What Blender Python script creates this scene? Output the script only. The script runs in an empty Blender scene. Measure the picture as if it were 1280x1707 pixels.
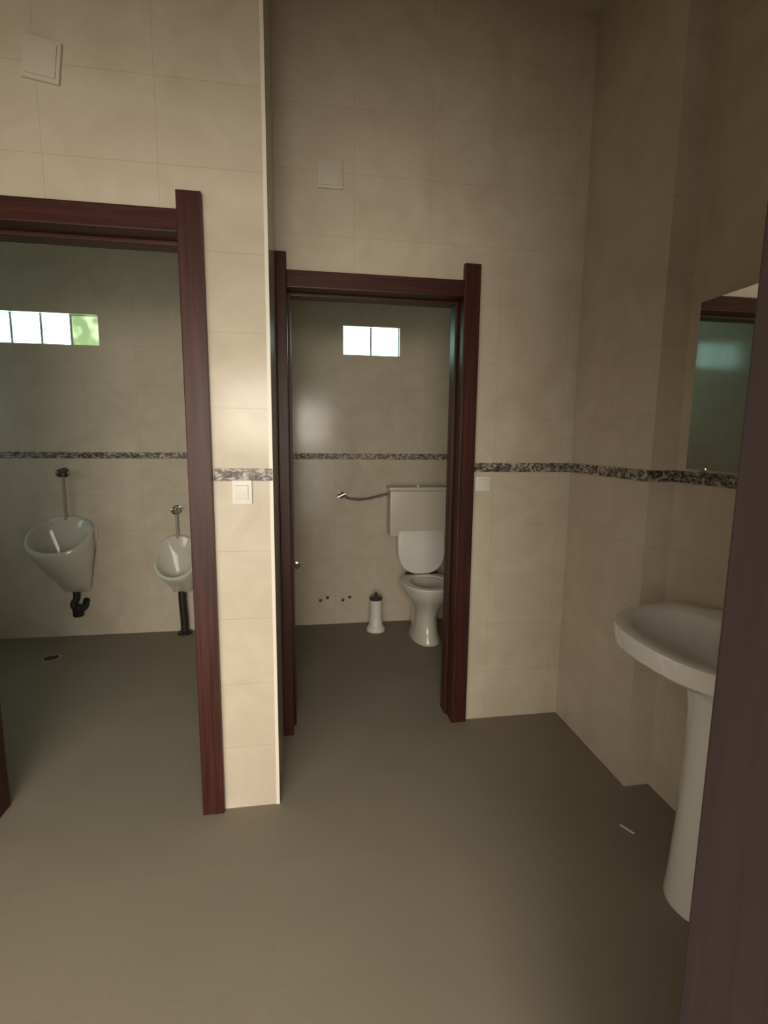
import bpy, bmesh, math, random
from mathutils import Vector, Matrix
random.seed(7)
R = math.radians
sc = bpy.context.scene
col = sc.collection

# ------------------------------------------------------------------ camera
F_PX = 845.4
cam_d = bpy.data.cameras.new('camera'); cam = bpy.data.objects.new('camera', cam_d); col.objects.link(cam)
cam_d.sensor_fit = 'VERTICAL'; cam_d.sensor_height = 24.0; cam_d.lens = 24.0 * F_PX / 1707.0
cam_d.clip_start = 0.02
yw, pt, rl = R(9.03), R(-8.16), R(0.58)
fw = Vector((math.sin(yw)*math.cos(pt), math.cos(yw)*math.cos(pt), math.sin(pt)))
r0 = Vector((math.cos(yw), -math.sin(yw), 0)); u0 = r0.cross(fw)
r1 = math.cos(rl)*r0 + math.sin(rl)*u0; u1 = -math.sin(rl)*r0 + math.cos(rl)*u0
m = Matrix(((r1.x, u1.x, -fw.x, 0), (r1.y, u1.y, -fw.y, 0), (r1.z, u1.z, -fw.z, 1.4), (0, 0, 0, 1)))
cam.matrix_world = m
sc.camera = cam

# ------------------------------------------------------------------ world, lights, exposure
sc.view_settings.view_transform = 'Standard'; sc.view_settings.look = 'None'
sc.view_settings.gamma = 1.0; sc.view_settings.exposure = 0.07; sc.view_settings.use_curve_mapping = False
w = bpy.data.worlds.new('sky'); sc.world = w; w.use_nodes = True
bg = w.node_tree.nodes['Background']; bg.inputs[0].default_value = (.75, .85, 1, 1); bg.inputs[1].default_value = .6

ENTRY_POWER = 50.0      # daylight through the glazed entrance at the end of the corridor
ENTRY_COLOR = (1.0, 0.90, 0.76)
DOOR_POWER = 28.0       # open sky light entering through the entrance doorway behind the viewer
DOOR_COLOR = (1.0, 0.92, 0.80)
SIDE_FILL_POWER = 1.5        # cool fill added from an invented window on the urinal room's left
BLOCK_STRENGTH = 5.5    # glass blocks lit from outside
YE = -2.45              # inner face of the corridor's end wall

def area(name, loc, rot, sx, sy, power, color, spread=180):
    d = bpy.data.lights.new(name, 'AREA'); d.shape = 'RECTANGLE'; d.size = sx; d.size_y = sy
    d.energy = power; d.color = color; d.spread = R(spread)
    o = bpy.data.objects.new(name, d); col.objects.link(o); o.location = loc; o.rotation_euler = rot
    return o
area('doorway_daylight', (-.66, -.46, 1.03), (R(66), 0, 0), 2.1, 1.95, DOOR_POWER, DOOR_COLOR, 125)
area('entry_daylight', (-.25, YE + .012, 1.68), (R(90), 0, 0), 1.3, .74, ENTRY_POWER, ENTRY_COLOR)

area('side_fill', (-2.715, 2.85, 1.35), (0, R(-90), 0), .6, .7, SIDE_FILL_POWER, (.74, .92, 1.0))  # added fill brightening the left of the urinal room's back wall

# ------------------------------------------------------------------ materials
def mat(name):
    mt = bpy.data.materials.new(name); mt.use_nodes = True
    return mt, mt.node_tree, mt.node_tree.nodes['Principled BSDF']
def simple(name, c, rough=.5, metal=0, coat=0, noise=0, nscale=20):
    mt, nt, b = mat(name)
    b.inputs['Base Color'].default_value = (*c, 1); b.inputs['Roughness'].default_value = rough
    b.inputs['Metallic'].default_value = metal; b.inputs['Coat Weight'].default_value = coat
    if noise:
        g = nt.nodes.new('ShaderNodeNewGeometry'); n = nt.nodes.new('ShaderNodeTexNoise'); n.inputs['Scale'].default_value = nscale
        n.inputs['Detail'].default_value = 5
        nt.links.new(g.outputs['Position'], n.inputs['Vector'])
        r = nt.nodes.new('ShaderNodeValToRGB')
        r.color_ramp.elements[0].position = .35; r.color_ramp.elements[1].position = .7
        r.color_ramp.elements[0].color = (*[x*(1-noise) for x in c], 1); r.color_ramp.elements[1].color = (*[min(1, x*(1+noise)) for x in c], 1)
        nt.links.new(n.outputs['Fac'], r.inputs['Fac']); nt.links.new(r.outputs['Color'], b.inputs['Base Color'])
    return mt

def tile_mat(name, axis, x_off):
    """glazed cream wall tiles, 0.33 x 0.25 m, thin joints, marbled"""
    mt, nt, b = mat(name)
    N, L = nt.nodes.new, nt.links.new
    g = N('ShaderNodeNewGeometry'); s = N('ShaderNodeSeparateXYZ'); L(g.outputs['Position'], s.inputs[0])
    c = N('ShaderNodeCombineXYZ'); ad = N('ShaderNodeMath'); ad.operation = 'ADD'; ad.inputs[1].default_value = x_off + 20 * .333
    L(s.outputs[axis], ad.inputs[0]); L(ad.outputs[0], c.inputs[0]); L(s.outputs['Z'], c.inputs[1])
    br = N('ShaderNodeTexBrick'); br.offset = 0; br.squash = 1
    br.inputs['Scale'].default_value = 1; br.inputs['Brick Width'].default_value = .333; br.inputs['Row Height'].default_value = .25
    br.inputs['Mortar Size'].default_value = .0011; br.inputs['Mortar Smooth'].default_value = .3; br.inputs['Bias'].default_value = 0
    br.inputs['Color1'].default_value = (1, 1, 1, 1); br.inputs['Color2'].default_value = (.985, .98, .975, 1)
    br.inputs['Mortar'].default_value = (.79, .76, .71, 1)
    L(c.outputs[0], br.inputs['Vector'])
    n = N('ShaderNodeTexNoise'); n.inputs['Scale'].default_value = 5; n.inputs['Detail'].default_value = 6; n.inputs['Distortion'].default_value = 1.2
    L(g.outputs['Position'], n.inputs['Vector'])
    r = N('ShaderNodeValToRGB'); r.color_ramp.elements[0].position = .3; r.color_ramp.elements[1].position = .72
    r.color_ramp.elements[0].color = (.54, .475, .375, 1); r.color_ramp.elements[1].color = (.62, .56, .455, 1)
    L(n.outputs['Fac'], r.inputs['Fac'])
    mx = N('ShaderNodeMix'); mx.data_type = 'RGBA'; mx.blend_type = 'MULTIPLY'; mx.inputs[0].default_value = 1
    L(r.outputs['Color'], mx.inputs[6]); L(br.outputs['Color'], mx.inputs[7]); L(mx.outputs[2], b.inputs['Base Color'])
    b.inputs['Roughness'].default_value = .15; b.inputs['Specular IOR Level'].default_value = .24
    bp = N('ShaderNodeBump'); bp.inputs['Strength'].default_value = .07; bp.inputs['Distance'].default_value = .002; bp.invert = True
    L(br.outputs['Fac'], bp.inputs['Height']); L(bp.outputs[0], b.inputs['Normal'])
    return mt
TX = tile_mat('cream_tile_facing', 'X', .108)
TY = tile_mat('cream_tile_side', 'Y', 0)

def border_mat():
    mt, nt, b = mat('grey_listello')
    N, L = nt.nodes.new, nt.links.new
    g = N('ShaderNodeNewGeometry')
    mp = N('ShaderNodeMapping'); mp.inputs['Scale'].default_value = (1, 1, 1.6); L(g.outputs['Position'], mp.inputs[0])
    n = N('ShaderNodeTexNoise'); n.inputs['Scale'].default_value = 26; n.inputs['Detail'].default_value = 4; n.inputs['Distortion'].default_value = 2.0
    L(mp.outputs[0], n.inputs['Vector'])
    r = N('ShaderNodeValToRGB'); e = r.color_ramp.elements
    e[0].position = .38; e[0].color = (.035, .032, .028, 1); e[1].position = .62; e[1].color = (.50, .44, .35, 1)
    k = e.new(.5); k.color = (.15, .14, .12, 1)
    L(n.outputs['Fac'], r.inputs['Fac']); L(r.outputs['Color'], b.inputs['Base Color'])
    b.inputs['Roughness'].default_value = .45
    return mt
BORDER = border_mat()

def floor_mat():
    mt, nt, b = mat('speckled_stone_floor')
    N, L = nt.nodes.new, nt.links.new
    g = N('ShaderNodeNewGeometry')
    n = N('ShaderNodeTexNoise'); n.inputs['Scale'].default_value = 340; n.inputs['Detail'].default_value = 3; L(g.outputs['Position'], n.inputs['Vector'])
    r = N('ShaderNodeValToRGB'); e = r.color_ramp.elements
    e[0].position = .35; e[0].color = (.245, .217, .17, 1); e[1].position = .65; e[1].color = (.29, .258, .204, 1)
    L(n.outputs['Fac'], r.inputs['Fac'])
    n2 = N('ShaderNodeTexNoise'); n2.inputs['Scale'].default_value = 1.6; n2.inputs['Detail'].default_value = 4; L(g.outputs['Position'], n2.inputs['Vector'])
    r2 = N('ShaderNodeValToRGB'); r2.color_ramp.elements[0].color = (.82, .82, .82, 1); r2.color_ramp.elements[1].color = (1.1, 1.08, 1.04, 1)
    L(n2.outputs['Fac'], r2.inputs['Fac'])
    br = N('ShaderNodeTexBrick'); br.offset = 0; br.inputs['Scale'].default_value = 1
    br.inputs['Brick Width'].default_value = .4; br.inputs['Row Height'].default_value = .4; br.inputs['Mortar Size'].default_value = .0012
    br.inputs['Mortar Smooth'].default_value = .4
    br.inputs['Color1'].default_value = (1, 1, 1, 1); br.inputs['Color2'].default_value = (.97, .97, .97, 1); br.inputs['Mortar'].default_value = (.92, .91, .9, 1)
    mp = N('ShaderNodeMapping'); mp.inputs['Location'].default_value = (.1, .05, 0); L(g.outputs['Position'], mp.inputs[0]); L(mp.outputs[0], br.inputs['Vector'])
    m1 = N('ShaderNodeMix'); m1.data_type = 'RGBA'; m1.blend_type = 'MULTIPLY'; m1.inputs[0].default_value = 1
    m2 = N('ShaderNodeMix'); m2.data_type = 'RGBA'; m2.blend_type = 'MULTIPLY'; m2.inputs[0].default_value = 1
    L(r.outputs['Color'], m1.inputs[6]); L(r2.outputs['Color'], m1.inputs[7]); L(m1.outputs[2], m2.inputs[6]); L(br.outputs['Color'], m2.inputs[7])
    L(m2.outputs[2], b.inputs['Base Color']); b.inputs['Roughness'].default_value = .75; b.inputs['Specular IOR Level'].default_value = .12
    return mt
FLOOR = floor_mat()

def wood_mat(name, dark, light, axis='Z', rough=.42):
    mt, nt, b = mat(name)
    N, L = nt.nodes.new, nt.links.new
    tc = N('ShaderNodeNewGeometry'); mp = N('ShaderNodeMapping')
    sc_ = {'Z': (60, 60, 2.5), 'X': (2.5, 60, 60)}[axis]
    mp.inputs['Scale'].default_value = sc_; L(tc.outputs['Position'], mp.inputs[0])
    n = N('ShaderNodeTexNoise'); n.inputs['Scale'].default_value = 1; n.inputs['Detail'].default_value = 4; n.inputs['Distortion'].default_value = .6
    L(mp.outputs[0], n.inputs['Vector'])
    r = N('ShaderNodeValToRGB'); e = r.color_ramp.elements
    e[0].position = .3; e[0].color = (*dark, 1); e[1].position = .75; e[1].color = (*light, 1)
    L(n.outputs['Fac'], r.inputs['Fac']); L(r.outputs['Color'], b.inputs['Base Color'])
    b.inputs['Roughness'].default_value = rough; b.inputs['Specular IOR Level'].default_value = .3
    return mt
WOOD = wood_mat('mahogany_upright', (.028, .0085, .007), (.080, .023, .015))
WOODX = wood_mat('mahogany_header', (.028, .0085, .007), (.080, .023, .015), 'X')
LEAF = wood_mat('plum_brown_door', (.048, .032, .033), (.062, .041, .042), 'Z', .6)
PLASTER = simple('cream_ceiling_paint', (.62, .58, .50), .8, noise=.04, nscale=4)
CORR = simple('corridor_plaster', (.60, .50, .38), .8, noise=.05, nscale=3)
CER = simple('white_ceramic', (.78, .77, .73), .12, coat=.4)
CERD = simple('aged_ceramic', (.60, .58, .50), .16, coat=.4)
PLASTIC = simple('white_plastic', (.72, .70, .64), .4)
CISP = simple('cistern_plastic', (.60, .56, .46), .35)
CHROME = simple('chrome', (.75, .75, .75), .15, metal=1)
DCHROME = simple('tarnished_metal', (.10, .095, .08), .35, metal=.6)
PVC = simple('grey_pipe', (.33, .31, .26), .5)
BLACK = simple('black_rubber', (.018, .017, .015), .5)
STAIN = simple('stained_water', (.045, .042, .016), .08)
MIRROR = simple('mirror_silver', (.80, .84, .82), .02, metal=1)
JOINT = simple('grey_mortar', (.45, .46, .42), .8)
BEAD = simple('white_corner_bead', (.78, .74, .64), .35)
PAPER = simple('pinkish_paper', (.85, .68, .6), .7)

def block_mat(name, green):
    """daylight seen through a wavy glass block"""
    mt, nt, b = mat(name)
    N, L = nt.nodes.new, nt.links.new
    g = N('ShaderNodeNewGeometry'); n = N('ShaderNodeTexNoise'); n.inputs['Scale'].default_value = 11; n.inputs['Detail'].default_value = 1
    L(g.outputs['Position'], n.inputs['Vector'])
    r = N('ShaderNodeValToRGB'); e = r.color_ramp.elements
    e[0].position = green[0]; e[0].color = (*green[1], 1); e[1].position = green[2]; e[1].color = (.55, 1.0, .95, 1)
    L(n.outputs['Fac'], r.inputs['Fac'])
    b.inputs['Base Color'].default_value = (.7, .8, .75, 1); b.inputs['Roughness'].default_value = .1
    if name.endswith('green'): e[1].color = (.13, .17, .09, 1)
    L(r.outputs['Color'], b.inputs['Emission Color']); b.inputs['Emission Strength'].default_value = BLOCK_STRENGTH
    return mt
BLK = block_mat('daylit_glass_block', (.28, (.45, .85, .40), .40))
BLKG = block_mat('daylit_glass_block_green', (.42, (.035, .065, .018), .60))

# ------------------------------------------------------------------ helpers
def box(bm, x0, x1, y0, y1, z0, z1, bev=0):
    t = bmesh.new(); bmesh.ops.create_cube(t, size=1)
    for v in t.verts:
        v.co = Vector(((x0+x1)/2 + v.co.x*(x1-x0), (y0+y1)/2 + v.co.y*(y1-y0), (z0+z1)/2 + v.co.z*(z1-z0)))
    if bev: bmesh.ops.bevel(t, geom=t.edges[:], offset=bev, segments=2, affect='EDGES', profile=.7)
    me = bpy.data.meshes.new('t'); t.to_mesh(me); t.free(); bm.from_mesh(me); bpy.data.meshes.remove(me)
    return bm
def loft(bm, rings, cap0=True, cap1=True):
    vs = [[bm.verts.new(p) for p in r] for r in rings]
    n = len(vs[0])
    for a, b in zip(vs, vs[1:]):
        for i in range(n): bm.faces.new((a[i], a[(i+1) % n], b[(i+1) % n], b[i]))
    if cap0: bm.faces.new(vs[0][::-1])
    if cap1: bm.faces.new(vs[-1])
    return bm
def tube(bm, pts, rad, n=12):
    pts = [Vector(p) for p in pts]; rings = []
    rr = rad if isinstance(rad, (list, tuple)) else [rad]*len(pts)
    up = None
    for i, p in enumerate(pts):
        t = (pts[min(i+1, len(pts)-1)] - pts[max(i-1, 0)]).normalized()
        if up is None:
            up = Vector((0, 0, 1)) if abs(t.z) < .9 else Vector((1, 0, 0))
        a = t.cross(up).normalized(); bb = a.cross(t).normalized(); up = bb
        rings.append([p + rr[i]*(math.cos(2*math.pi*k/n)*a + math.sin(2*math.pi*k/n)*bb) for k in range(n)])
    return loft(bm, rings)
def lathe(bm, prof, c=(0, 0, 0), n=32, axis='Z'):
    rings = []
    for r, h in prof:
        ring = []
        for k in range(n):
            a = 2*math.pi*k/n; x, y = r*math.cos(a), r*math.sin(a)
            p = (x, y, h) if axis == 'Z' else ((x, -h, y) if axis == 'Y' else (-h, x, y))
            ring.append(Vector(p) + Vector(c))
        rings.append(ring)
    return loft(bm, rings)
def smooth_pts(P, n=8):
    P = [Vector(p) for p in P]; out = []
    for i in range(len(P)-1):
        p0, p1, p2, p3 = P[max(i-1, 0)], P[i], P[i+1], P[min(i+2, len(P)-1)]
        for k in range(n):
            t = k/n
            out.append(.5*((2*p1)+(p2-p0)*t+(2*p0-5*p1+4*p2-p3)*t*t+(3*p1-p0-3*p2+p3)*t**3))
    out.append(P[-1]); return out
def obj(name, bm, mt, parent=None, smooth=False, loc=None, sub=0):
    bmesh.ops.recalc_face_normals(bm, faces=bm.faces[:])
    me = bpy.data.meshes.new(name); bm.to_mesh(me); bm.free(); me.materials.append(mt)
    if smooth:
        for p in me.polygons: p.use_smooth = True
        me.set_sharp_from_angle(angle=R(42))
    o = bpy.data.objects.new(name, me); col.objects.link(o)
    if parent: o.parent = parent
    if loc: o.location = loc
    if sub:
        s = o.modifiers.new('sub', 'SUBSURF'); s.levels = sub; s.render_levels = sub
    return o
def thing(name, label, cat, loc=(0, 0, 0), group=None):
    o = bpy.data.objects.new(name, None); col.objects.link(o); o.location = loc
    o['label'] = label; o['category'] = cat
    if group: o['group'] = group
    return o
def tag(o, label, cat, group=None):
    o['label'] = label; o['category'] = cat
    if group: o['group'] = group
    return o
def struct(name, bm, mt, label=None, cat=None, smooth=False):
    o = obj(name, bm, mt, smooth=smooth); o['kind'] = 'structure'
    if label: o['label'] = label
    if cat: o['category'] = cat
    return o
NB = bmesh.new

# ------------------------------------------------------------------ dimensions
A, B, D = 1.823, 2.30, 3.73          # near partition, set-back partition, back wall
XC, C, C2, E_ = -.108, 1.282, 1.39, 1.722
H, XL, YF = 3.23, -2.75, -.50
T = .13                              # partition thickness
PR = 1.10                            # right wall of the toilet room

# ------------------------------------------------------------------ setting
bm = NB(); box(bm, XL-.2, 1.75, YE-.2, D+.25, -.12, 0)
struct('floor', bm, FLOOR, 'brown grey speckled stone floor running through all the rooms', 'floor')
bm = NB(); box(bm, XL-.2, 1.75, YF-.12, D+.25, H, H+.12)
struct('ceiling', bm, PLASTER, 'cream ceiling just showing above the far right corner', 'ceiling')
bm = NB(); box(bm, -2.1, 1.3, YE-.2, YF-.12, 2.62, 2.74)
struct('ceiling_corridor', bm, PLASTER, 'corridor ceiling behind the entrance', 'ceiling')

# near partition: door opening x[-1.15,-.31]
bm = NB()
box(bm, XL, -1.205, A, A+T, 0, H); box(bm, -.315, -.238, A, A+T, 0, H); box(bm, -1.205, -.315, A, A+T, 2.11, H)
box(bm, -.238, XC, A, A+T, 0, H)
struct('wall_front_left', bm, TX, 'cream tiled partition wall around the left doorway', 'wall')
bm = NB(); box(bm, -.238, XC, A+T, D, 0, H)
struct('wall_divider', bm, TY, 'tiled wall between the urinal room and the toilet room', 'wall')
bm = NB()
box(bm, .787, C, B, B+T, 0, H); box(bm, XC, .787, B, B+T, 2.10, H)
struct('wall_front_right', bm, TX, 'cream tiled set back wall around the right doorway', 'wall')
# back wall with the two glass block openings
Z0, Z1 = 1.995, 2.190
W1a, W1b, W2a, W2b = -1.325-.18*7, -1.325, .285, .695
bm = NB()
box(bm, XL, 1.75, D, D+.2, 0, Z0); box(bm, XL, 1.75, D, D+.2, Z1, H)
box(bm, XL, W1a, D, D+.2, Z0, Z1); box(bm, W1b, W2a, D, D+.2, Z0, Z1); box(bm, W2b, 1.75, D, D+.2, Z0, Z1)
struct('wall_back', bm, TX, 'glossy tiled back wall of the urinal room and toilet room', 'wall')
bm = NB(); box(bm, C, 1.60, E_, B+T, 0, H); box(bm, PR, 1.60, B+T, D, 0, H)
struct('wall_right_far', bm, TY, 'tiled right hand wall stretch before the recess', 'wall')
bm = NB(); box(bm, C2, 1.60, YF, E_, 0, H)
struct('wall_right_near', bm, TY, 'recessed tiled right hand wall behind the washbasin', 'wall')
bm = NB(); box(bm, XL-.12, XL, YF, D+.2, 0, H)
struct('wall_left', bm, TY, 'tiled left wall outside the picture', 'wall')
# entrance wall behind the viewer, opening x[-1.0,.48]
bm = NB()
box(bm, XL, -1.75, YF-.12, YF, 0, H); box(bm, .48, 1.6, YF-.12, YF, 0, H); box(bm, -1.75, .48, YF-.12, YF, 2.12, H)
struct('wall_entrance', bm, TX, 'tiled wall with the entrance doorway behind the viewer', 'wall')
bm = NB(); box(bm, -2.1, -1.98, YE, YF-.12, 0, 2.62)
struct('wall_corridor_left', bm, CORR)
bm = NB(); box(bm, 1.1, 1.22, YE, YF-.12, 0, 2.62)
struct('wall_corridor_right', bm, CORR)
bm = NB(); wx0, wx1, wz0, wz1 = -.92, .42, .45, 2.10
box(bm, -2.1, wx0, YE-.12, YE, 0, 2.62); box(bm, wx1, 1.22, YE-.12, YE, 0, 2.62)
box(bm, wx0, wx1, YE-.12, YE, 0, wz0); box(bm, wx0, wx1, YE-.12, YE, wz1, 2.62)
struct('wall_corridor_end', bm, CORR)
# corridor window, daylit
bm = NB()
box(bm, wx0, wx1, YE-.06, YE-.02, wz0, wz0+.04); box(bm, wx0, wx1, YE-.06, YE-.02, wz1-.04, wz1)
box(bm, wx0, wx0+.04, YE-.06, YE-.02, wz0, wz1); box(bm, wx1-.04, wx1, YE-.06, YE-.02, wz0, wz1)
wf = struct('window_3', bm, PLASTIC)
DAY = bpy.data.materials.new('daylit_frosted_pane'); DAY.use_nodes = True
b_ = DAY.node_tree.nodes['Principled BSDF']; b_.inputs['Emission Color'].default_value = (*ENTRY_COLOR, 1); b_.inputs['Emission Strength'].default_value = .6
bm = NB(); box(bm, wx0+.04, wx1-.04, YE-.05, YE-.035, wz0+.04, wz1-.04)
obj('window_pane', bm, DAY, wf)

# invented side window in the urinal room's left wall, added for the fill
bm = NB()
for a_, b_2, c_, d_ in ((2.46, 3.24, 1.01, 1.05), (2.46, 3.24, 1.65, 1.69), (2.46, 2.50, 1.01, 1.69), (3.20, 3.24, 1.01, 1.69)): box(bm, XL, XL+.03, a_, b_2, c_, d_)
w4 = struct('added_window', bm, PLASTIC)
bm = NB(); box(bm, XL+.002, XL+.012, 2.50, 3.20, 1.05, 1.65); obj('window_pane', bm, DAY, w4)  # glowing pane of the invented window, adds to the fill

# windows of glass blocks
def block_window(name, xa, n, wd, mats, label):
    bm = NB(); xb = xa + n*wd
    for k in range(n+1): box(bm, xa+k*wd-.007, xa+k*wd+.007, D+.034, D+.14, Z0, Z1)
    box(bm, xa, xb, D+.05, D+.14, Z0, Z0+.005); box(bm, xa, xb, D+.05, D+.14, Z1-.005, Z1)
    f = struct(name, bm, JOINT, label, 'window')
    for k in range(n):
        bb = NB(); box(bb, xa+k*wd+.007, xa+(k+1)*wd-.007, D+.035, D+.135, Z0+.005, Z1-.005, .008)
        o = obj('glass_block', bb, mats(k), f, smooth=True)
        if mats(k) is BLKG: o['label'] = 'green tinted end glass block'
    return f
block_window('window_1', W1a, 7, .18, lambda k: BLKG if k == 6 else BLK, 'long row of glowing glass blocks high above the urinals')
block_window('window_2', W2a, 2, .205, lambda k: BLK, 'short pair of glowing glass blocks high in the toilet room')

# decorative borders
ZB0, ZB1 = 1.252, 1.294
trims = [((XL, -1.21), (A-.004, A+.002)), ((-.308, XC), (A-.004, A+.002)), ((.79, C), (B-.004, B+.002)),
         ((C-.004, C+.002), (E_, B)), ((C-.004, C2), (E_-.004, E_+.002)), ((C2-.004, C2+.002), (YF, E_)),
         ((XL, -.238), (D-.004, D+.002)), ((XC, PR), (D-.004, D+.002)), ((PR-.004, PR+.002), (B+T, D))]
for i, ((x0, x1), (y0, y1)) in enumerate(trims):
    bm = NB(); box(bm, x0, x1, y0, y1, ZB0, ZB1); struct('trim_%d' % (i+1), bm, BORDER, None)
bm = NB(); box(bm, XC-.011, XC+.001, A-.002, A+.011, 0, H); struct('trim_10', bm, BEAD, 'white corner strip on the edge of the bright tiled pier', 'corner strip')

# door frames
def frame(name, xo0, xi0, xi1, xo1, y, zh, depth, label, horn, fw_=.025):
    yf, yb = y-fw_, y+depth
    e = bpy.data.objects.new(name, None); col.objects.link(e); e['kind'] = 'structure'; e.location = ((xi0+xi1)/2, y, 0)
    e['label'] = label; e['category'] = 'door frame'
    cx = e.location.x
    for a, b2, s in ((xo0, xi0, 1), (xi1, xo1, -1)):
        bm = NB(); box(bm, a-cx, b2-cx, yf-y, yb-y, 0, zh+horn, .004)
        # rebate stop on the reveal
        xr = (b2-cx) if s == 1 else (a-cx)
        box(bm, min(xr, xr+s*.012), max(xr, xr+s*.012), depth*.45, depth, 0, zh-.07, .003)
        obj('post', bm, WOOD, e)
    bm = NB(); box(bm, xi0-cx, xi1-cx, yf-y+.004, yb-y, zh-.07, zh, .004)
    box(bm, xi0-cx+.012, xi1-cx-.012, depth*.45, depth, zh-.082, zh-.07, .002)
    obj('header', bm, WOODX, e)
    return e
frame('door_1', -1.205, -1.135, -.388, -.310, A, 2.115, T+.01, 'tall dark mahogany frame of the left doorway to the urinals', .055)
frame('door_2', -.107, -.0617, .712, .787, B, 2.10, T+.01, 'dark mahogany frame of the right doorway to the toilet', .07)
# open entrance leaf at the right edge of the picture
bm = NB(); box(bm, .4315, .4735, YF+.02, .450, .008, 2.08, .003)
d3 = struct('door_3', bm, LEAF, 'plum brown open door leaf close up at the right edge', 'door')

# ------------------------------------------------------------------ small wall fittings
PLATE = simple('cream_cover_plastic', (.60, .55, .46), .5)
def plate(name, label, cat, cx, cz, wx, wz, y, rz=0, rocker=False):
    t = thing(name, label, cat, (cx, y, cz)); t.rotation_euler = (0, rz, 0)
    bm = NB(); box(bm, -wx/2, wx/2, -.012, .001, -wz/2, wz/2, .004); obj('plate', bm, PLASTIC if rocker else PLATE, t, smooth=True)
    if rocker:
        bm = NB(); box(bm, -wx*.32, wx*.32, -.018, -.011, -wz*.3, wz*.3, .003); o = obj('rocker', bm, PLASTIC, t, smooth=True); o.rotation_euler = (R(4), 0, 0)
    else:
        bm = NB(); box(bm, -wx*.40, wx*.40, -.016, -.011, -wz*.40, wz*.40, .003); obj('lid', bm, PLATE, t, smooth=True)
    return t
plate('junction_cover', 'square cream cover plate high above the left doorway', 'cover plate', -.752, 2.502, .105, .115, A, R(8))
plate('junction_cover', 'small square cream cover plate high above the right doorway', 'cover plate', .123, 2.487, .105, .11, B)
plate('light_switch', 'white light switch on the bright tiled pier below the border', 'light switch', -.213, 1.212, .068, .085, A, 0, True)
plate('light_switch', 'white light switch just right of the right doorway frame', 'light switch', .835, 1.197, .075, .07, B, 0, True)

# mirror
bm = NB(); t = thing('wall_mirror', 'frameless rectangular mirror on the right wall above the washbasin', 'mirror', (C2, 1.29, 1.31))
box(bm, -.092, -.086, -.27, .275, 0, .545); obj('mirror_glass', bm, MIRROR, t)
bm = NB(); box(bm, -.086, -.001, -.265, .270, .004, .541, .003); obj('mirror_backing', bm, PLASTIC, t)
for yy in (-.2, .2):
    bm = NB(); box(bm, -.096, -.086, yy-.012, yy+.012, -.008, .006, .002); obj('mirror_clip', bm, CHROME, t)

# ------------------------------------------------------------------ washbasin
def d_ring(x_back, x_front, half, z, n=48, p=2.4, yoff=0):
    """closed outline: flat at the wall (x_back), rounded towards the room (x_front); local y is along the wall"""
    pts = []
    for k in range(n):
        a = 2*math.pi*k/n
        cx, sy = math.cos(a), math.sin(a)
        ex = abs(cx)**(2/p)*(1 if cx > 0 else -1); ey = abs(sy)**(2/p)*(1 if sy > 0 else -1)
        mid = x_back - (x_back-x_front)*.30
        x = mid + (x_back-mid)*ex if ex > 0 else mid + (mid-x_front)*ex
        pts.append((x, ey*half + yoff, z))
    return pts
BY = 1.205
sink = thing('washbasin', 'white ceramic pedestal washbasin against the right wall under the mirror', 'washbasin', (C2, BY, 0))
bm = NB()
G = -.004
rings = [d_ring(-.08, -.25, .10, .66), d_ring(-.03, -.31, .17, .70), d_ring(G, -.39, .25, .745), d_ring(G, -.455, .302, .78), d_ring(G, -.474, .316, .795),
         d_ring(G, -.480, .320, .838), d_ring(G, -.476, .318, .849), d_ring(G-.004, -.466, .310, .853),
         d_ring(-.09, -.430, .275, .849), d_ring(-.105, -.415, .262, .835), d_ring(-.14, -.38, .21, .765), d_ring(-.18, -.33, .12, .725), d_ring(-.21, -.28, .03, .718)]
loft(bm, rings); obj('basin', bm, CER, sink, smooth=True)
bm = NB()
pr = lambda w, d, z: [( -.185 + d*math.cos(2*math.pi*k/32), w*math.sin(2*math.pi*k/32), z) for k in range(32)]
loft(bm, [pr(.112, .115, 0), pr(.112, .115, .015), pr(.106, .108, .08), pr(.095, .100, .28), pr(.090, .097, .48), pr(.092, .100, .62), pr(.098, .112, .70)])
obj('pedestal', bm, CER, sink, smooth=True)
bm = NB(); lathe(bm, [(.026, .85), (.026, .858), (.017, .862), (.016, .93), (.02, .935), (.012, .95)], (-.05, 0, 0), 20)
tube(bm, smooth_pts([(-.05, 0, .90), (-.10, 0, .935), (-.155, 0, .925), (-.165, 0, .90)]), .010)
fo = obj('tap', bm, CHROME, sink, smooth=True); fo['label'] = 'chrome tap'
bm = NB(); lathe(bm, [(.022, .717), (.022, .7215), (.012, .7205)], (-.235, 0, 0), 20); o = obj('waste', bm, CHROME, sink, smooth=True)

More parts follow.
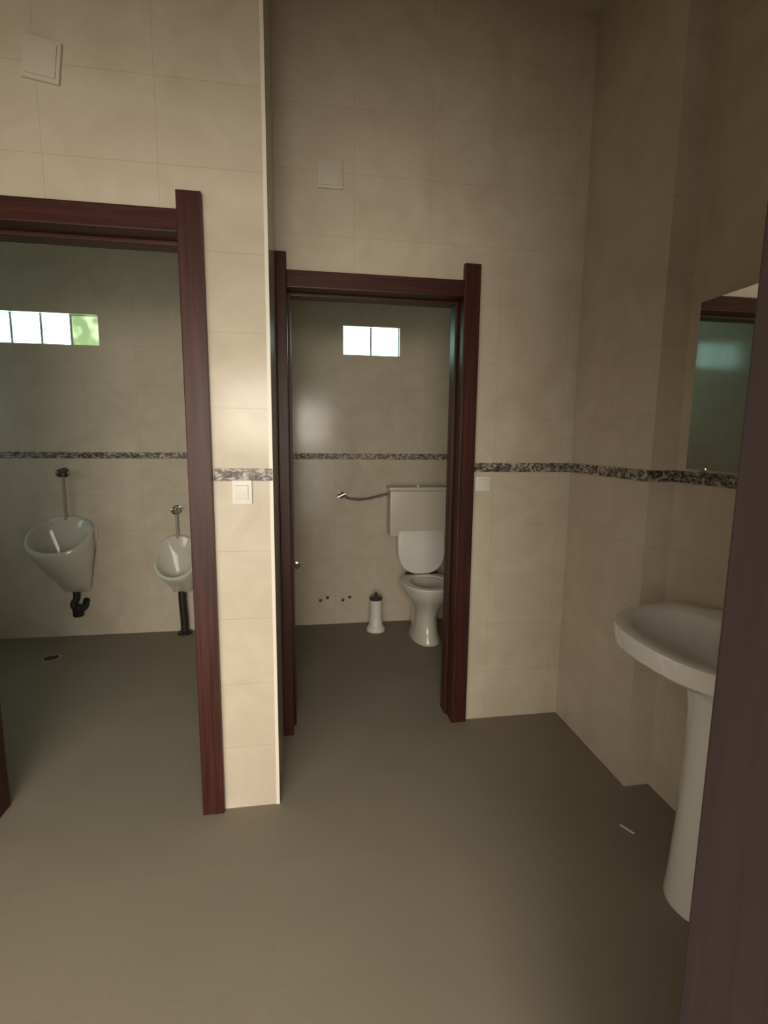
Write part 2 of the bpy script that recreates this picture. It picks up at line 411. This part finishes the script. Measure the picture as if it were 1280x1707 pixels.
# ------------------------------------------------------------------ urinals
def u_ring(w, d, z0, tilt, sh=0, n=40, p=2.2, back=0):
    """oval outline at mean height z0, front edge lower than the back by tilt; local y negative = into the room"""
    pts = []
    for k in range(n):
        a = 2*math.pi*k/n; cx, sy = math.cos(a), math.sin(a)
        ex = abs(cx)**(2/p)*(1 if cx > 0 else -1); ey = abs(sy)**(2/p)*(1 if sy > 0 else -1)
        f = (ey+1)/2                      # 1 at the wall, 0 at the front
        y = -back - d*(1-f)
        wloc = w*ex*(1.0)
        pts.append((wloc + sh, y, z0 + tilt*(f-.5)))
    return pts
def urinal(x, zbot, ztop, w, depth, label, valve_z, valve_mat, floor_pipe, skew=0, bz=0, top=.69, tl=.33):
    h = ztop - zbot
    t = thing('urinal', label, 'urinal', (x, D, zbot), 'urinals on the back wall')
    t.rotation_euler = (0, 0, bz)
    bm = NB()
    q = lambda a: zbot*0 + a*h
    g = top/.69; u = h/.5
    rings = [u_ring(w*.16, depth*.20, q(.0), 0, skew), u_ring(w*.22, depth*.34, q(.04), .01, skew), u_ring(w*.27, depth*.50, q(.16*g), .03, skew*.9),
             u_ring(w*.36, depth*.72, q(.32*g), tl*.3*u, skew*.6), u_ring(w*.46, depth*.92, q(.52*g), tl*.67*u, skew*.3), u_ring(w*.495, depth*.985, q(.64*g), tl*.9*u, 0),
             u_ring(w*.50, depth, q(.69*g), tl*u, 0), u_ring(w*.49, depth*.985, q(.69*g+.025), tl*u, 0), u_ring(w*.45, depth*.92, q(.69*g+.025), tl*.97*u, 0, back=.012)]
    rings += [u_ring(w*.41, depth*.80, q(.69*g), tl*.9*u, 0, back=.022), u_ring(w*.37, depth*.72, q(.58*g), tl*.67*u, 0, back=.03), u_ring(w*.29, depth*.58, q(.42*g), tl*.36*u, skew*.4, back=.04),
              u_ring(w*.16, depth*.34, q(.26*g), .05, skew*.6, back=.05), u_ring(w*.05, depth*.1, q(.22*g), 0, skew*.6, back=.10)]
    loft(bm, rings); obj('bowl', bm, CERD, t, smooth=True)
    # raised back plate
    bm = NB()
    def br(s, y):
        pts = []
        for k in range(40):
            a = 2*math.pi*k/40
            pts.append((w*.47*s*math.cos(a), y, h*.80 + (h*.24 if math.sin(a) > 0 else h*.40)*s*math.sin(a)))
        return pts
    loft(bm, [br(1, 0), br(1, -.018), br(.93, -.03), br(.80, -.034)]); obj('back_plate', bm, CERD, t, smooth=True)
    zv = valve_z - zbot
    bm = NB(); tube(bm, [(0, -.028, h*.98), (0, -.028, zv)], .010); obj('flush_pipe', bm, PVC, t, smooth=True)
    bm = NB(); lathe(bm, [(.033, 0), (.033, .006), (.02, .010), (.02, .045), (.026, .047), (.026, .07), (.018, .075)], (0, 0, zv), 20, 'Y')
    o = obj('flush_valve', bm, valve_mat, t, smooth=True)
    bm = NB(); tube(bm, [(-.012, -.072, zv-.006), (.050, -.078, zv+.024)], [.009, .007]); obj('lever', bm, valve_mat, o, smooth=True)
    bm = NB()
    if floor_pipe:
        tube(bm, smooth_pts([(skew, -.06, .03), (skew, -.06, -.05), (skew+.005, -.055, -zbot+.10), (skew+.005, -.055, -zbot+.0)]), .027)
        lathe(bm, [(.05, -zbot), (.05, -zbot+.012), (.03, -zbot+.02)], (skew+.005, -.055, 0), 20)
    else:
        tube(bm, smooth_pts([(skew, -.07, .03), (skew, -.07, -.04), (skew-.02, -.075, -.08), (skew, -.08, -.115), (skew+.04, -.06, -.11), (skew+.035, 0, -.075)]), .022)
        lathe(bm, [(.03, -.165), (.034, -.16), (.034, -.09), (.024, -.085)], (skew+.008, -.08, 0), 20)
    o = obj('trap', bm, BLACK, t, smooth=True); o['label'] = 'black rubber drain trap'
    return t
urinal(-1.60, .335, .845, .40, .30, 'larger white oval urinal farther from the door post, left of the two', 1.155, DCHROME, False, .045, 0, .80, .19)
urinal(-.885, .300, .700, .29, .22, 'smaller low urinal beside the red brown door post', .895, CHROME, True, .02)

# ------------------------------------------------------------------ toilet
TXC = .845
toi = thing('toilet', 'white toilet with raised lid and wall cistern in the right room', 'toilet', (TXC, D, 0))
def t_ring(w, yb, yf, z, n=40, p=2.2):
    pts = []
    for k in range(n):
        a = 2*math.pi*k/n; cx, sy = math.cos(a), math.sin(a)
        ex = abs(cx)**(2/p)*(1 if cx > 0 else -1); ey = abs(sy)**(2/p)*(1 if sy > 0 else -1)
        mid = yb + (yf-yb)*.45
        y = mid + (yb-mid)*ey if ey > 0 else mid + (mid-yf)*ey
        pts.append((w*ex, y, z))
    return pts
bm = NB()
loft(bm, [t_ring(.105, -.14, -.52, 0), t_ring(.105, -.14, -.52, .02), t_ring(.088, -.15, -.49, .06), t_ring(.082, -.15, -.46, .17), t_ring(.10, -.14, -.49, .24),
          t_ring(.145, -.13, -.56, .31), t_ring(.172, -.13, -.605, .36), t_ring(.178, -.13, -.615, .395), t_ring(.172, -.135, -.61, .405),
          t_ring(.125, -.22, -.565, .405), t_ring(.118, -.23, -.555, .39), t_ring(.09, -.26, -.50, .30), t_ring(.05, -.30, -.42, .25)])
bwl = obj('bowl', bm, CERD, toi, smooth=True)
bm = NB(); loft(bm, [t_ring(.078, -.27, -.48, .284), t_ring(.078, -.27, -.48, .286)]); o = obj('water', bm, STAIN, bwl); o['label'] = 'dark greenish water'
bm = NB()
loft(bm, [t_ring(.180, -.16, -.62, .407), t_ring(.184, -.155, -.624, .415), t_ring(.178, -.16, -.618, .425), t_ring(.130, -.225, -.57, .425), t_ring(.124, -.23, -.562, .415), t_ring(.128, -.226, -.567, .407)], False, False)
obj('seat', bm, PLASTIC, toi, smooth=True)
# raised lid leaning against the cistern
bm = NB()
def l_ring(w, z0, z1, y, dz=0, n=40):
    pts = []
    for k in range(n):
        a = 2*math.pi*k/n; cx, sy = math.cos(a), math.sin(a)
        ex = abs(cx)**(2/2.8)*(1 if cx > 0 else -1); ey = abs(sy)**(2/2.8)*(1 if sy > 0 else -1)
        pts.append((w*ex, y - .0*z0, (z0+z1)/2 + (z1-z0)/2*ey))
    return pts
loft(bm, [l_ring(.170, 0, .42, -.008), l_ring(.178, -.0, .43, 0), l_ring(.176, 0, .428, .012), l_ring(.150, .02, .40, .020)])
lid = obj('lid', bm, PLASTIC, toi, smooth=True, loc=(0, -.20, .43)); lid.rotation_euler = (R(-7), 0, 0)
for s in (-1, 1):
    bm = NB(); tube(bm, [(s*.09-.03, -.195, .428), (s*.09+.03, -.195, .428)], .013); obj('hinge', bm, BLACK, toi, smooth=True)
bm = NB(); box(bm, -.235, .205, -.17, -.006, .70, 1.035, .02); cis = obj('cistern', bm, CISP, toi, smooth=True)
bm = NB(); box(bm, -.242, .212, -.178, -.006, 1.035, 1.06, .008); obj('cistern_lid', bm, CISP, cis, smooth=True)
bm = NB(); lathe(bm, [(.022, 1.059), (.022, 1.066), (.016, 1.068)], (-.015, -.09, 0), 20); obj('flush_button', bm, CHROME, cis, smooth=True)
bm = NB(); tube(bm, [(0, -.10, .70), (0, -.10, .42)], .022); obj('flush_pipe', bm, PLASTIC, toi, smooth=True)
bm = NB(); tube(bm, smooth_pts([(.290-TXC, -.045, .985), (.34-TXC, -.05, .965), (.43-TXC, -.055, .962), (.54-TXC, -.06, .985), (.612-TXC, -.07, 1.005)]), .008)
o = obj('water_hose', bm, DCHROME, toi, smooth=True); o['label'] = 'dark flexible water hose'

def stop_valve(x, z, label):
    t = thing('stop_valve', label, 'valve', (x, D, z))
    bm = NB(); lathe(bm, [(.026, 0), (.026, .005), (.014, .008), (.014, .05), (.010, .052)], (0, 0, 0), 20, 'Y'); obj('valve_body', bm, CHROME, t, smooth=True)
    bm = NB(); tube(bm, [(-.03, -.05, -.012), (.028, -.05, .014)], [.007, .010]); obj('handle', bm, CHROME, t, smooth=True)
    return t
stop_valve(.270, .990, 'chrome stop valve on the back wall at the end of the dark hose')
stop_valve(-.060, .467, 'low chrome stop valve on the back wall beside the doorway left post')
for x, z, l in ((.140, .200, 'left of the two dark fixing holes low on the toilet room wall'), (.308, .197, 'right of the two dark fixing holes nearer the brush')):
    t = thing('fixing_hole', l, 'wall fixing', (x, D, z), 'fixing holes')
    for s in (-1, 1):
        bm = NB(); lathe(bm, [(.013, 0), (.013, .003), (.006, .004)], (s*.026, 0, s*.01), 14, 'Y'); obj('plug', bm, DCHROME, t, smooth=True)

# toilet brush
tb = thing('toilet_brush', 'white toilet brush holder with dark top on the toilet room floor', 'toilet brush', (.512, 3.56, 0))
bm = NB(); lathe(bm, [(.068, 0), (.070, .012), (.062, .03), (.050, .045), (.044, .12), (.043, .235), (.038, .24)], n=28); obj('holder', bm, PLASTIC, tb, smooth=True)
bm = NB(); lathe(bm, [(.046, .235), (.048, .245), (.040, .258), (.012, .262)], n=28); o = obj('cap', bm, DCHROME, tb, smooth=True); o['label'] = 'dark cap'
bm = NB(); lathe(bm, [(.009, .26), (.008, .275), (.012, .283), (.006, .288)], n=14); obj('handle', bm, DCHROME, tb, smooth=True)

# paper scrap and floor drain
bm = NB()
loft(bm, [[(-.028, -.004, .001), (.026, -.003, .001), (.028, .004, .001), (-.024, .005, .001)], [(-.028, -.004, .002), (.026, -.003, .006), (.028, .004, .004), (-.024, .005, .003)]])
o = obj('paper_scrap', bm, PAPER, loc=(1.148, 1.506, 0)); o.rotation_euler = (0, 0, R(-62)); tag(o, 'tiny pinkish white paper scrap on the floor near the washbasin', 'litter')
fd = thing('floor_drain', 'small round metal drain in the urinal room floor', 'drain', (-1.60, 3.35, 0))
bm = NB(); lathe(bm, [(.055, 0), (.055, .003), (.045, .004), (.045, .002)], n=28); obj('rim', bm, CHROME, fd, smooth=True)
bm = NB()
for k in range(-3, 4): 
    hw = math.sqrt(.043**2 - (k*.011)**2); box(bm, -hw, hw, k*.011-.003, k*.011+.003, .002, .004)
obj('grate', bm, DCHROME, fd)
